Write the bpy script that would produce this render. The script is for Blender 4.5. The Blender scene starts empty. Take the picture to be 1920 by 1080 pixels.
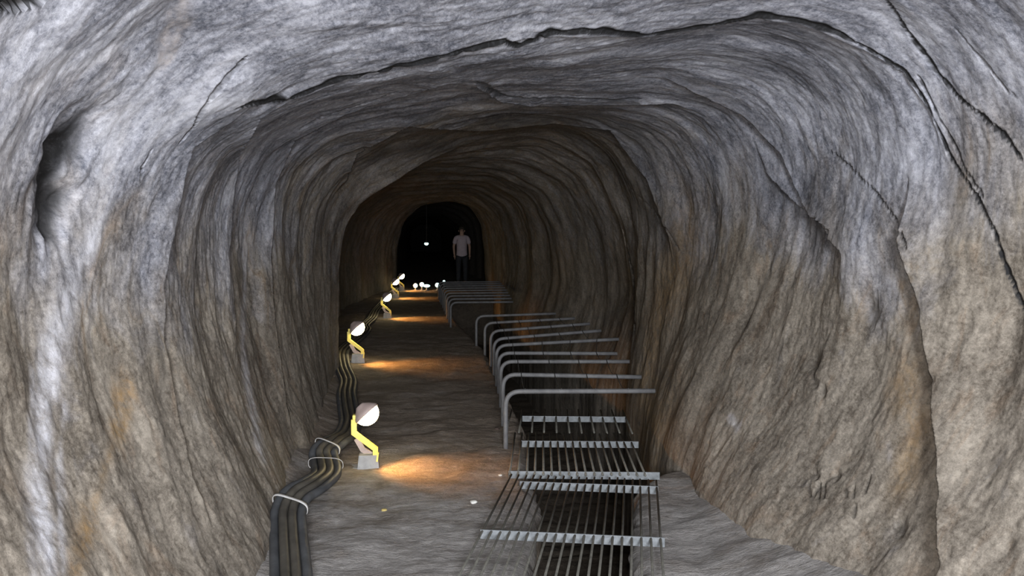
import bpy, bmesh, math, random
import numpy as np
from mathutils import Vector, Matrix, Euler

random.seed(7)
rng = np.random.RandomState(11)
SC = bpy.context.scene
COL = SC.collection
PI = math.pi

# ------------------------------------------------------------------ camera
F = 1700.0
PITCH = math.atan(100.0 / F)
YAW = math.atan(0.1 * math.cos(PITCH))
CAMZ = 1.5
cam_d = bpy.data.cameras.new('camera')
cam = bpy.data.objects.new('camera', cam_d)
COL.objects.link(cam)
cam.location = (0, 0, CAMZ)
cam.rotation_euler = (PI / 2 - PITCH, 0, -YAW)
cam_d.sensor_width = 36.0
cam_d.lens = F / 1920 * 36
cam_d.clip_start = 0.02
SC.camera = cam
RM = np.array(Euler((PI / 2 - PITCH, 0, -YAW)).to_matrix())


def ray(px, py):
    v = RM @ np.array([(px - 960) / F, -(py - 540) / F, -1.0])
    return v / v[1]                      # unit step in depth


def at_depth(px, py, d):
    v = ray(px, py)
    return (v[0] * d, d, CAMZ + v[2] * d)


def on_floor(px, py, z=0.0):
    v = ray(px, py)
    d = (z - CAMZ) / v[2]
    return (v[0] * d, d, z)


# ------------------------------------------------------------------ noise
_P = rng.permutation(256)
_P = np.concatenate([_P, _P, _P])
_G = rng.normal(size=(256, 3))
_G /= np.linalg.norm(_G, axis=1)[:, None]


def pn(x, y, z=0.0):
    x, y, z = np.broadcast_arrays(np.asarray(x, float), np.asarray(y, float), np.asarray(z, float))
    xi = np.floor(x).astype(int); yi = np.floor(y).astype(int); zi = np.floor(z).astype(int)
    xf = x - xi; yf = y - yi; zf = z - zi
    xi &= 255; yi &= 255; zi &= 255
    u = xf * xf * xf * (xf * (xf * 6 - 15) + 10)
    v = yf * yf * yf * (yf * (yf * 6 - 15) + 10)
    w = zf * zf * zf * (zf * (zf * 6 - 15) + 10)
    out = 0
    for i in (0, 1):
        for j in (0, 1):
            for k in (0, 1):
                h = _P[_P[_P[(xi + i) & 255] + ((yi + j) & 255)] + ((zi + k) & 255)]
                g = _G[h]
                t = g[..., 0] * (xf - i) + g[..., 1] * (yf - j) + g[..., 2] * (zf - k)
                out = out + t * (u if i else 1 - u) * (v if j else 1 - v) * (w if k else 1 - w)
    return out * 1.5


def fbm(x, y, z=0.0, o=4, g=0.5):
    a, f, t = 1.0, 1.0, 0
    for k in range(o):
        t = t + a * pn(x * f + 17.3 * k, y * f + 5.1 * k, z * f + 9.7 * k if not np.isscalar(z) else z + 3.3 * k)
        a *= g; f *= 2.03
    return t


def sstep(a, b, x):
    t = np.clip((x - a) / (b - a), 0, 1)
    return t * t * (3 - 2 * t)


# ------------------------------------------------------------------ helpers for objects
def link(o, parent=None):
    COL.objects.link(o)
    if parent is not None:
        o.parent = parent
    return o


def tag(o, label=None, cat=None, group=None, kind=None):
    if label: o['label'] = label
    if cat: o['category'] = cat
    if group: o['group'] = group
    if kind: o['kind'] = kind
    return o


def empty(name, loc=(0, 0, 0), rz=0.0):
    o = bpy.data.objects.new(name, None)
    o.empty_display_size = 0.1
    o.location = loc
    o.rotation_euler = (0, 0, rz)
    return link(o)


def from_bm(name, bm, m, parent=None, smooth=True):
    me = bpy.data.meshes.new(name)
    bmesh.ops.recalc_face_normals(bm, faces=bm.faces)
    bm.to_mesh(me); bm.free()
    me.materials.append(m)
    if smooth:
        for p in me.polygons: p.use_smooth = True
    return link(bpy.data.objects.new(name, me), parent)


def copy_tree(o, parent=None):
    c = o.copy()
    COL.objects.link(c)
    if parent is not None: c.parent = parent
    for ch in list(o.children): copy_tree(ch, c)
    return c


def add_box(bm, c, s, rot=None, bevel=0.0):
    r = bmesh.ops.create_cube(bm, size=1.0)
    M = Matrix.Translation(c) @ (rot.to_4x4() if rot else Matrix.Identity(4)) @ Matrix.Diagonal((s[0], s[1], s[2], 1))
    bmesh.ops.transform(bm, matrix=M, verts=r['verts'])
    if bevel:
        ed = {e for v in r['verts'] for e in v.link_edges}
        bmesh.ops.bevel(bm, geom=list(ed), offset=bevel, segments=2, affect='EDGES', profile=0.7)


def add_tube(bm, pts, r, n=10, cap=True, flat=None):
    """tube through pts; r may be a list; parallel transported frame"""
    pts = [Vector(p) for p in pts]
    rs = r if isinstance(r, (list, tuple)) else [r] * len(pts)
    T = []
    for i in range(len(pts)):
        a = pts[max(i - 1, 0)]; b = pts[min(i + 1, len(pts) - 1)]
        T.append((b - a).normalized())
    up = Vector((0, 0, 1))
    if abs(T[0].dot(up)) > 0.9: up = Vector((0, 1, 0))
    N = (up - T[0] * up.dot(T[0])).normalized()
    rings = []
    for i, p in enumerate(pts):
        N = (N - T[i] * N.dot(T[i])).normalized()
        B = T[i].cross(N)
        ring = []
        for k in range(n):
            a = 2 * PI * k / n
            ring.append(bm.verts.new(p + (N * math.cos(a) + B * math.sin(a)) * rs[i]))
        rings.append(ring)
    for i in range(len(rings) - 1):
        for k in range(n):
            bm.faces.new((rings[i][k], rings[i][(k + 1) % n], rings[i + 1][(k + 1) % n], rings[i + 1][k]))
    if cap:
        bm.faces.new(rings[0][::-1]); bm.faces.new(rings[-1])


def add_lathe(bm, prof, M=Matrix.Identity(4), n=28):
    rings = []
    for (r, z) in prof:
        if r < 1e-6:
            rings.append([bm.verts.new(M @ Vector((0, 0, z)))])
        else:
            rings.append([bm.verts.new(M @ Vector((r * math.cos(2 * PI * k / n), r * math.sin(2 * PI * k / n), z))) for k in range(n)])
    for a, b in zip(rings, rings[1:]):
        for k in range(n):
            k2 = (k + 1) % n
            if len(a) == 1 and len(b) == 1: continue
            if len(a) == 1: bm.faces.new((a[0], b[k2], b[k]))
            elif len(b) == 1: bm.faces.new((a[k], a[k2], b[0]))
            else: bm.faces.new((a[k], a[k2], b[k2], b[k]))


def catmull(P, n):
    P = [Vector(p) for p in P]
    out = []
    for i in range(len(P) - 1):
        p0 = P[max(i - 1, 0)]; p1 = P[i]; p2 = P[i + 1]; p3 = P[min(i + 2, len(P) - 1)]
        for k in range(n):
            t = k / n
            out.append(0.5 * ((2 * p1) + (p2 - p0) * t + (2 * p0 - 5 * p1 + 4 * p2 - p3) * t * t + (3 * p1 - p0 - 3 * p2 + p3) * t ** 3))
    out.append(P[-1])
    return out


# ------------------------------------------------------------------ materials
def new_mat(name):
    m = bpy.data.materials.new(name)
    m.use_nodes = True
    nt = m.node_tree
    b = nt.nodes['Principled BSDF']
    return m, nt, b


def N(nt, t, **kw):
    n = nt.nodes.new(t)
    for k, v in kw.items(): setattr(n, k, v)
    return n


def mixc(nt, a, b, fac):
    n = N(nt, 'ShaderNodeMix', data_type='RGBA')
    for sock, v in ((n.inputs[0], fac), (n.inputs[6], a), (n.inputs[7], b)):
        if isinstance(v, (tuple, list)): sock.default_value = (*v, 1) if len(v) == 3 else v
        elif isinstance(v, (int, float)): sock.default_value = v
        else: nt.links.new(v, sock)
    return n.outputs[2]


def ramp(nt, src, a, b, lo=0.0, hi=1.0):
    n = N(nt, 'ShaderNodeMapRange')
    n.inputs[1].default_value = a; n.inputs[2].default_value = b
    n.inputs[3].default_value = lo; n.inputs[4].default_value = hi
    nt.links.new(src, n.inputs[0])
    return n.outputs[0]


def noise(nt, co, scale, detail=6, rough=0.6, dist=0.0):
    n = N(nt, 'ShaderNodeTexNoise')
    n.inputs['Scale'].default_value = scale
    n.inputs['Detail'].default_value = detail
    n.inputs['Roughness'].default_value = rough
    n.inputs['Distortion'].default_value = dist
    nt.links.new(co, n.inputs['Vector'])
    return n.outputs[0]


def mapped(nt, co, sc, rot=(0, 0, 0)):
    n = N(nt, 'ShaderNodeMapping')
    n.inputs['Scale'].default_value = sc
    n.inputs['Rotation'].default_value = rot
    nt.links.new(co, n.inputs['Vector'])
    return n.outputs[0]


def mth(nt, op, a, b=0.0):
    n = N(nt, 'ShaderNodeMath', operation=op)
    for s, v in ((n.inputs[0], a), (n.inputs[1], b)):
        if isinstance(v, (int, float)): s.default_value = v
        else: nt.links.new(v, s)
    return n.outputs[0]


def rock_material():
    m, nt, b = new_mat('tunnel_rock')
    uv = N(nt, 'ShaderNodeUVMap', uv_map='surface').outputs[0]
    at = N(nt, 'ShaderNodeAttribute', attribute_name='stain_shade')
    sep = N(nt, 'ShaderNodeSeparateColor'); nt.links.new(at.outputs['Color'], sep.inputs[0])
    warm, white, dirt_shade, ochre = sep.outputs[0], sep.outputs[1], sep.outputs[2], at.outputs['Alpha']
    # u = metres round the arch, v = metres along the tunnel
    skew = mapped(nt, uv, (1, 1, 1), (0, 0, 0.5))
    strata = noise(nt, mapped(nt, uv, (3.0, 3.2, 1)), 1.0, 9, 0.72, 0.5)
    grain = noise(nt, mapped(nt, skew, (17.0, 9.0, 1)), 1.0, 8, 0.80, 0.25)
    blot = noise(nt, mapped(nt, uv, (1.5, 1.9, 1)), 1.0, 7, 0.66, 1.0)
    hue = noise(nt, mapped(nt, uv, (2.6, 4.0, 1)), 1.0, 6, 0.66, 1.5)
    fine = noise(nt, mapped(nt, uv, (48, 28.0, 1)), 1.0, 5, 0.75)
    speck = noise(nt, mapped(nt, uv, (95, 60.0, 1)), 1.0, 3, 0.8)
    t = mth(nt, 'ADD', mth(nt, 'MULTIPLY', strata, 0.30), mth(nt, 'MULTIPLY', grain, 0.36))
    t = mth(nt, 'ADD', t, mth(nt, 'MULTIPLY', blot, 0.26))
    t = mth(nt, 'ADD', t, mth(nt, 'MULTIPLY', fine, 0.34))
    t = mth(nt, 'ADD', t, mth(nt, 'MULTIPLY', speck, 0.22))
    t = ramp(nt, t, 0.65, 0.84)
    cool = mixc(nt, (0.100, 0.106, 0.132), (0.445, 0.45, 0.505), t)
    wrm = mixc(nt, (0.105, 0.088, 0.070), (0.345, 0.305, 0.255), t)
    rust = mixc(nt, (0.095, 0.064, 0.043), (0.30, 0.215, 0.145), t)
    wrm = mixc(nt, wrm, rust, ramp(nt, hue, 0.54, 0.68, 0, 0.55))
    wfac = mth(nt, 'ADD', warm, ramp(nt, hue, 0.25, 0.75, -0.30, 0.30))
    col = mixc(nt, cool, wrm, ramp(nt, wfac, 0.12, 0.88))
    # pale limestone crust blotches
    col = mixc(nt, col, (0.54, 0.54, 0.575), mth(nt, 'MULTIPLY', ramp(nt, blot, 0.56, 0.72), ramp(nt, warm, 0.5, 0.05, 0, 0.65)))
    col = mixc(nt, col, (0.06, 0.06, 0.065), mth(nt, 'MULTIPLY', ramp(nt, strata, 0.40, 0.26), 0.45))
    wf = mth(nt, 'MULTIPLY', white, ramp(nt, grain, 0.38, 0.62, 0.25, 1.0))
    col = mixc(nt, col, (0.56, 0.56, 0.61), wf)
    of = mth(nt, 'MULTIPLY', ochre, ramp(nt, grain, 0.38, 0.58, 0.1, 1.0))
    col = mixc(nt, col, (0.27, 0.165, 0.065), of)
    df = mth(nt, 'MULTIPLY', dirt_shade, ramp(nt, fine, 0.25, 0.5, 0.85, 1.0))
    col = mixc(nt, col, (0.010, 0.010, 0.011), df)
    nt.links.new(col, b.inputs['Base Color'])
    b.inputs['Roughness'].default_value = 0.82
    b.inputs['Specular IOR Level'].default_value = 0.3
    h = mth(nt, 'ADD', mth(nt, 'MULTIPLY', grain, 0.7), mth(nt, 'MULTIPLY', fine, 0.55))
    h = mth(nt, 'ADD', h, mth(nt, 'MULTIPLY', strata, 0.5))
    bp = N(nt, 'ShaderNodeBump')
    bp.inputs['Strength'].default_value = 0.45
    bp.inputs['Distance'].default_value = 0.011
    nt.links.new(h, bp.inputs['Height'])
    nt.links.new(bp.outputs[0], b.inputs['Normal'])
    return m


def floor_material():
    m, nt, b = new_mat('tunnel_floor')
    co = N(nt, 'ShaderNodeTexCoord').outputs['Object']
    n1 = noise(nt, mapped(nt, co, (3.0, 5.0, 4)), 1.0, 7, 0.65, 0.8)
    n2 = noise(nt, mapped(nt, co, (14, 26.0, 18)), 1.0, 6, 0.7, 0.4)
    n3 = noise(nt, mapped(nt, co, (60, 80.0, 60)), 1.0, 3, 0.7)
    t = mth(nt, 'ADD', mth(nt, 'MULTIPLY', n1, 0.4), mth(nt, 'MULTIPLY', n2, 0.45))
    t = mth(nt, 'ADD', t, mth(nt, 'MULTIPLY', n3, 0.25))
    t = ramp(nt, t, 0.38, 0.74)
    sepx = N(nt, 'ShaderNodeSeparateXYZ'); nt.links.new(co, sepx.inputs[0])
    earth = mixc(nt, (0.085, 0.068, 0.054), (0.31, 0.255, 0.205), t)
    pale = mixc(nt, (0.12, 0.112, 0.107), (0.42, 0.40, 0.385), t)
    k = mth(nt, 'ADD', ramp(nt, sepx.outputs[1], 4.4, 6.6, 1.0, 0.0), ramp(nt, n1, 0.3, 0.7, -0.45, 0.45))
    col = mixc(nt, earth, pale, ramp(nt, k, 0.0, 1.0))
    # the sides of the water channel are darker brown rock
    col = mixc(nt, mixc(nt, (0.05, 0.042, 0.034), (0.17, 0.14, 0.11), t), col, ramp(nt, sepx.outputs[2], -0.16, -0.04))
    nt.links.new(col, b.inputs['Base Color'])
    b.inputs['Roughness'].default_value = 0.85
    b.inputs['Specular IOR Level'].default_value = 0.25
    bp = N(nt, 'ShaderNodeBump')
    bp.inputs['Strength'].default_value = 0.7
    bp.inputs['Distance'].default_value = 0.025
    nt.links.new(mth(nt, 'ADD', n2, mth(nt, 'MULTIPLY', n3, 0.4)), bp.inputs['Height'])
    nt.links.new(bp.outputs[0], b.inputs['Normal'])
    return m


def simple(name, c1, c2, rough=0.6, metal=0.0, scale=20, bump=0.15, spec=0.4):
    m, nt, b = new_mat(name)
    co = N(nt, 'ShaderNodeTexCoord').outputs['Object']
    n = noise(nt, co, scale, 6, 0.65, 0.3)
    nt.links.new(mixc(nt, c1, c2, ramp(nt, n, 0.32, 0.68)), b.inputs['Base Color'])
    b.inputs['Roughness'].default_value = rough
    b.inputs['Metallic'].default_value = metal
    b.inputs['Specular IOR Level'].default_value = spec
    if bump:
        bp = N(nt, 'ShaderNodeBump')
        bp.inputs['Strength'].default_value = bump
        bp.inputs['Distance'].default_value = 0.004
        nt.links.new(n, bp.inputs['Height'])
        nt.links.new(bp.outputs[0], b.inputs['Normal'])
    return m


def emit(name, c, s):
    m, nt, b = new_mat(name)
    b.inputs['Base Color'].default_value = (*c, 1)
    b.inputs['Emission Color'].default_value = (*c, 1)
    co = N(nt, 'ShaderNodeTexCoord').outputs['Object']
    n = noise(nt, co, 30, 2, 0.5)
    nt.links.new(ramp(nt, n, 0.3, 0.7, s * 0.9, s * 1.1), b.inputs['Emission Strength'])
    return m


M_rock = rock_material()
M_floor = floor_material()
M_pipe = simple('galvanised_pipe', (0.095, 0.095, 0.10), (0.165, 0.165, 0.17), 0.6, 0.0, 14, 0.1)
M_bar = simple('dark_bar', (0.075, 0.073, 0.066), (0.15, 0.145, 0.125), 0.6, 0.0, 26, 0.2)
M_strap = simple('galvanised_strap', (0.11, 0.12, 0.128), (0.23, 0.245, 0.26), 0.6, 0.0, 30, 0.1)
M_wire = simple('dark_wire', (0.03, 0.03, 0.03), (0.08, 0.08, 0.075), 0.6, 0, 20, 0)
M_cable = simple('dark_conduit', (0.045, 0.048, 0.053), (0.095, 0.10, 0.108), 0.55, 0, 9, 0.1)
M_cable2 = simple('brown_conduit', (0.05, 0.046, 0.040), (0.10, 0.092, 0.078), 0.55, 0, 9, 0.1)
M_tie = simple('pale_tie', (0.42, 0.41, 0.40), (0.58, 0.57, 0.56), 0.6, 0, 20, 0)
M_conc = simple('lamp_block', (0.24, 0.245, 0.25), (0.36, 0.36, 0.365), 0.8, 0, 18, 0.3)
M_arm = simple('yellow_lit_arm', (0.80, 0.66, 0.12), (0.88, 0.74, 0.18), 0.45, 0, 12, 0.05)  # bulb's yellow glow on the arm put into its colour
M_house = simple('lamp_housing', (0.34, 0.26, 0.24), (0.44, 0.35, 0.32), 0.5, 0, 12, 0.05)
M_lens = emit('warm_bulb', (1.0, 0.80, 0.42), 24.0)
M_white = emit('cold_bulb', (0.62, 1.0, 0.95), 2.4)
M_stoneW = simple('pale_chip', (0.5, 0.49, 0.46), (0.66, 0.65, 0.62), 0.8, 0, 30, 0.3)
M_stoneY = simple('yellow_chip', (0.45, 0.33, 0.10), (0.62, 0.50, 0.20), 0.8, 0, 30, 0.3)

# ------------------------------------------------------------------ tunnel cross-sections
CX, CZ = 0.55, 1.15
TH0, TH1 = math.radians(-72), math.radians(247)


def ring_px(d, pts):
    return d, [(at_depth(x, y, d)[0], at_depth(x, y, d)[2]) for x, y in pts]


NEAR = [(-.72, -.3), (-.82, .0), (-1.02, .4), (-1.2, .9), (-1.26, 1.4), (-1.18, 1.85), (-.9, 2.22), (-.3, 2.46),
        (.5, 2.56), (1.3, 2.58), (1.8, 2.45), (2.12, 2.1), (2.24, 1.6), (2.2, 1.1), (1.9, .55), (1.62, .1), (1.48, -.3)]
KEYS = [
    (-8.0, NEAR), (1.0, NEAR), (2.3, NEAR),
    ring_px(4.0, [(500, 1095), (420, 960), (350, 800), (305, 600), (300, 450), (335, 300), (450, 200), (640, 140), (1000, 75),
                  (1430, 40), (1590, 85), (1670, 180), (1705, 330), (1695, 500), (1655, 680), (1565, 850), (1480, 960), (1400, 1085)]),
    ring_px(6.3, [(590, 870), (540, 760), (500, 600), (490, 420), (520, 310), (610, 240), (760, 205), (1000, 178),
                  (1200, 180), (1310, 225), (1360, 330), (1350, 460), (1310, 600), (1256, 720), (1226, 800), (1212, 880)]),
    ring_px(8.7, [(620, 745), (608, 640), (600, 500), (602, 400), (640, 312), (740, 262), (900, 238), (1060, 236),
                  (1150, 285), (1195, 390), (1203, 520), (1190, 640), (1170, 740)]),
    ring_px(9.85, [(636, 705), (634, 520), (642, 420), (692, 365), (780, 318), (880, 276), (1020, 262), (1105, 310),
                   (1165, 430), (1184, 560), (1160, 660), (1140, 700)]),
    ring_px(10.2, [(560, 690), (550, 520), (560, 420), (630, 335), (740, 288), (880, 272), (1020, 262), (1120, 315),
                   (1175, 430), (1190, 560), (1160, 660), (1120, 690)]),
    ring_px(14.0, [(606, 622), (602, 480), (625, 390), (700, 342), (820, 325), (920, 325), (1000, 362), (1030, 430),
                   (1036, 520), (1020, 600), (1005, 622)]),
    ring_px(19.0, [(650, 574), (646, 480), (668, 405), (735, 362), (830, 353), (890, 358), (940, 392), (960, 450),
                   (962, 520), (945, 574)]),
    ring_px(26.0, [(742, 538), (742, 470), (755, 415), (785, 385), (840, 377), (880, 388), (900, 420), (907, 480), (911, 538)]),
    ring_px(26.6, [(720, 538), (720, 470), (735, 405), (785, 370), (840, 362), (890, 372), (922, 415), (930, 480), (930, 538)]),
    (38.0, [(-.9, 0), (-1.0, 1.0), (-.8, 1.9), (0, 2.4), (.8, 2.4), (1.6, 1.9), (1.8, 1.0), (1.7, 0)]),
    (82.0, [(-.9, 0), (-1.0, 1.0), (-.8, 1.9), (0, 2.4), (.8, 2.4), (1.6, 1.9), (1.8, 1.0), (1.7, 0)]),
]
NT = 600
TH = np.linspace(TH0, TH1, NT)


def key_radius(pts):
    pts = list(pts)
    (xl, zl), (xr, zr) = pts[0], pts[-1]
    pts = [(xl + 0.02, -1.9), (xl, -0.9), (xl, min(zl, -0.25))] + pts + [(xr, min(zr, -0.25)), (xr - 0.02, -0.9), (xr - 0.05, -2.2)]
    P = np.array(pts)
    # dense polyline
    Q = []
    for a, b in zip(P[:-1], P[1:]):
        for t in np.linspace(0, 1, 24, endpoint=False): Q.append(a * (1 - t) + b * t)
    Q = np.array(Q)
    th = np.arctan2(Q[:, 1] - CZ, Q[:, 0] - CX)
    th = np.where(th < math.radians(-100), th + 2 * PI, th)
    r = np.hypot(Q[:, 1] - CZ, Q[:, 0] - CX)
    o = np.argsort(th)
    rr = np.interp(TH, th[o], r[o])
    k = np.exp(-0.5 * (np.arange(-24, 25) / 9.0) ** 2); k /= k.sum()
    return np.convolve(np.pad(rr, 24, mode='edge'), k, 'valid')


KD = np.array([k[0] for k in KEYS])
KR = np.array([key_radius(k[1]) for k in KEYS])

D = np.concatenate([np.arange(-8, 1.2, 0.16), np.arange(1.2, 2.2, 0.03), np.arange(2.2, 5.2, 0.007),
                    np.arange(5.2, 8, 0.016), np.arange(8, 12, 0.03), np.arange(12, 28, 0.08), np.arange(28, 80.01, 0.5)])
ND = len(D)
ki = np.clip(np.searchsorted(KD, D, side='right') - 1, 0, len(KD) - 2)
tt = np.clip((D - KD[ki]) / (KD[ki + 1] - KD[ki]), 0, 1)
tt = 0.6 * tt + 0.4 * (tt * tt * (3 - 2 * tt))
R = KR[ki] * (1 - tt)[:, None] + KR[ki + 1] * tt[:, None]          # (ND, NT)

S = TH * 1.45                                                       # metres round the arch
DD, SS = np.meshgrid(D, S, indexing='ij')
warp = fbm(SS * 0.55, DD * 0.55, 2.0, 3)
inw = 0.075 * fbm(DD * 0.8 + 3, SS * 0.4, 0.0, 3)
ridge = 1 - np.abs(fbm(DD * 2.1 + warp * 0.9 + SS * 0.12, SS * 0.38, 4.0, 3)) * 2
inw += 0.008 * ridge * (0.6 + 0.8 * np.clip(pn(SS * 0.7, DD * 0.5, 8.0) + 0.4, 0, 1))
inw += 0.003 * fbm(DD * 5.0 + warp * 2.2, SS * 2.2, 6.0, 4, 0.55)
inw += 0.012 * fbm(DD * 3.0, SS * 2.6, 16.0, 4, 0.6)
inw += 0.0025 * fbm(DD * 15, SS * 8, 7.0, 4, 0.65)
fade = np.interp(D, [-8, 1, 20, 26, 36], [1, 1, 1.2, 1.0, 1.0])[:, None]
R = R - inw * fade


def r_at(th, d, RR):
    j = (th - TH0) / (TH1 - TH0) * (NT - 1)
    j = np.clip(j, 0, NT - 1.001); j0 = j.astype(int); fj = j - j0
    i1 = np.clip(np.searchsorted(D, d), 1, ND - 1); i0 = i1 - 1
    fi = np.clip((d - D[i0]) / (D[i1] - D[i0]), 0, 1)
    a = RR[i0, j0] * (1 - fj) + RR[i0, j0 + 1] * fj
    b = RR[i1, j0] * (1 - fj) + RR[i1, j0 + 1] * fj
    return a * (1 - fi) + b * fi


def hit(px, py, RR=None):
    """first point of the tunnel surface seen through a pixel -> (theta, d)"""
    RR = R if RR is None else RR
    v = ray(px, py)
    d = np.arange(0.6, 34, 0.006)
    x = v[0] * d - CX; z = CAMZ + v[2] * d - CZ
    th = np.arctan2(z, x); th = np.where(th < math.radians(-100), th + 2 * PI, th)
    out = np.hypot(x, z) > r_at(th, d, RR)
    k = int(np.argmax(out)) if out.any() else len(d) - 1
    return th[k], d[k]


def surf_line(pts):
    """pixel polyline, densified, on the surface -> array of (s, d)"""
    Q = []
    for (a, b) in zip(pts[:-1], pts[1:]):
        n = max(2, int(math.hypot(b[0] - a[0], b[1] - a[1]) / 14))
        for t in np.linspace(0, 1, n, endpoint=False):
            Q.append((a[0] + (b[0] - a[0]) * t, a[1] + (b[1] - a[1]) * t))
    Q.append(pts[-1])
    H = [hit(*q) for q in Q]
    return np.array([(h[0] * 1.45, h[1]) for h in H])


def line_dist(L, reach):
    """distance of every grid vertex to a polyline, and the position 0..1 along it"""
    dist = np.full(R.shape, 9.0); pos = np.zeros(R.shape)
    n = len(L) - 1
    for k in range(n):
        a, b = L[k], L[k + 1]
        if math.hypot(*(b - a)) > 1.2: continue          # the line jumps behind an edge here
        i0 = np.searchsorted(D, min(a[1], b[1]) - reach); i1 = np.searchsorted(D, max(a[1], b[1]) + reach)
        j0 = np.searchsorted(S, min(a[0], b[0]) - reach); j1 = np.searchsorted(S, max(a[0], b[0]) + reach)
        if i1 <= i0 or j1 <= j0: continue
        ps = SS[i0:i1, j0:j1]; pd = DD[i0:i1, j0:j1]
        e = b - a; L2 = max(e @ e, 1e-9)
        t = np.clip(((ps - a[0]) * e[0] + (pd - a[1]) * e[1]) / L2, 0, 1)
        q = np.hypot(ps - a[0] - t * e[0], pd - a[1] - t * e[1])
        cur = dist[i0:i1, j0:j1]
        m = q < cur
        cur[m] = q[m]
        pos[i0:i1, j0:j1][m] = (k + t[m]) / n
    return dist, pos


# lips: the rock stands proud in front of the line and falls back behind it
LIPS = [
    ([(350, 900), (318, 780), (292, 640), (300, 480), (345, 270), (440, 200)], 0.045, 0.45),
    ([(432, 640), (418, 480), (425, 380), (440, 280), (480, 215)], 0.04, 0.4),
    ([(530, 760), (505, 600), (500, 480), (508, 340), (545, 255), (640, 205), (740, 170), (820, 150)], 0.045, 0.5),
    ([(450, 200), (560, 180), (640, 146), (780, 116), (940, 76), (1030, 62), (1210, 64), (1430, 30), (1500, 38), (1600, 76), (1700, 135), (1745, 200)], 0.02, 0.35),
    ([(890, 150), (940, 180), (1000, 186), (1140, 186), (1260, 186)], 0.05, 0.5),
    ([(1290, 152), (1400, 205), (1480, 280), (1530, 380), (1590, 470)], 0.06, 0.6),
    ([(1705, 430), (1755, 580), (1778, 760), (1788, 900), (1788, 1040), (1788, 1078)], 0.09, 0.5),
    ([(640, 340), (662, 280), (760, 226), (900, 236), (1040, 222), (1150, 235), (1220, 330), (1262, 440)], 0.06, 0.7),
    ([(1440, 320), (1500, 380), (1560, 430)], 0.04, 0.4),
]
for pts, amp, length in LIPS:
    L = surf_line(pts)
    o = np.argsort(L[:, 0])
    s_, d_ = L[o, 0], L[o, 1]
    dl = np.interp(S, s_, d_)
    ends = sstep(s_[0] - 0.25, s_[0] + 0.1, S) * (1 - sstep(s_[-1] - 0.1, s_[-1] + 0.25, S))
    dl = dl + 0.02 * fbm(S * 6, S * 0 + pts[0][0], 0.0, 3)
    g = dl[None, :] - D[:, None]
    prof = np.where(g >= 0, np.exp(-np.clip(g, 0, 9) / length), 0) * sstep(-0.02, 0.02, g)
    R -= amp * ends[None, :] * prof

R0 = R.copy()
warm = np.zeros(R.shape); white = np.zeros(R.shape); dirt_shade = np.zeros(R.shape); ochre = np.zeros(R.shape)

jag = 0.012 * fbm(DD * 8, SS * 8, 3.0, 3, 0.55)
# cracks: (line, half width, depth, strength of painted shade)
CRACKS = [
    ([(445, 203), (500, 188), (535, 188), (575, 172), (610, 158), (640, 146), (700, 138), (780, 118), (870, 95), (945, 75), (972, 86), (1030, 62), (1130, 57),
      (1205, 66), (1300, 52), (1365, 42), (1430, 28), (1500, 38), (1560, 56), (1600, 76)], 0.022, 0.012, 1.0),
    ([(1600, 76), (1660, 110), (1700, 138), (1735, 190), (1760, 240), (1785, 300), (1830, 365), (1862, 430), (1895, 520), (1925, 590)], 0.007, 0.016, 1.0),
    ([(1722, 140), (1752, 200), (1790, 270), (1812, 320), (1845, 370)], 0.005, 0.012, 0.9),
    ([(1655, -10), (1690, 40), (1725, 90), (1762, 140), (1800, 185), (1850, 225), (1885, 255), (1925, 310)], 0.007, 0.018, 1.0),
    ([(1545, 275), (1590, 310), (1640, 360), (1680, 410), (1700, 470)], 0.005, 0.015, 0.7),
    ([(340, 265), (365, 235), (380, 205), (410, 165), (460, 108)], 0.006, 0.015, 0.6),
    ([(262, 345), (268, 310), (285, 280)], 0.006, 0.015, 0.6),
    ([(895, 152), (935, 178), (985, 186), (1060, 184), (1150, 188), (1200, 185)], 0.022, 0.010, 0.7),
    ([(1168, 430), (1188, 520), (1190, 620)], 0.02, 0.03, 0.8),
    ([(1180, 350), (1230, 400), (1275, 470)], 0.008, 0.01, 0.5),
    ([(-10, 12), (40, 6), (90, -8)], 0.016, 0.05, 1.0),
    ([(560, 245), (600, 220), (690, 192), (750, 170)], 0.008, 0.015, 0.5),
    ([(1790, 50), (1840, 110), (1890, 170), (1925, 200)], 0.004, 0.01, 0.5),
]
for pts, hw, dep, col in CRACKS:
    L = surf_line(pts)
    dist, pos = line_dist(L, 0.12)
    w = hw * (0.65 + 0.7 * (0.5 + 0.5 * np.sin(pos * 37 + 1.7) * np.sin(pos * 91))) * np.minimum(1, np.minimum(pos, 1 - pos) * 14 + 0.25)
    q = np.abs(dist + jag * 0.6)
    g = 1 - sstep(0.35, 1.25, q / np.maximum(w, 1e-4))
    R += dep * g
    dirt_shade = np.maximum(dirt_shade, col * (1 - sstep(1.1, 1.9, q / np.maximum(w, 1e-4))))  # paints the shade of the open gap over groove and rims

# hollow high on the left wall, the shade of its throat painted in
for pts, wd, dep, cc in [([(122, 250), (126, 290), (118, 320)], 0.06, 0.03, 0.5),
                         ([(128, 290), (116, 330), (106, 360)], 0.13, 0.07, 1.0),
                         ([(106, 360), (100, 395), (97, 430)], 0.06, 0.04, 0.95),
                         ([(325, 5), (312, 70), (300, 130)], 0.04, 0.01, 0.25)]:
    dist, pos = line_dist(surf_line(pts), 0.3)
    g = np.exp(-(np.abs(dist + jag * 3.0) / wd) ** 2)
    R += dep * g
    dirt_shade = np.maximum(dirt_shade, cc * sstep(0.25, 0.9, g))

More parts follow.
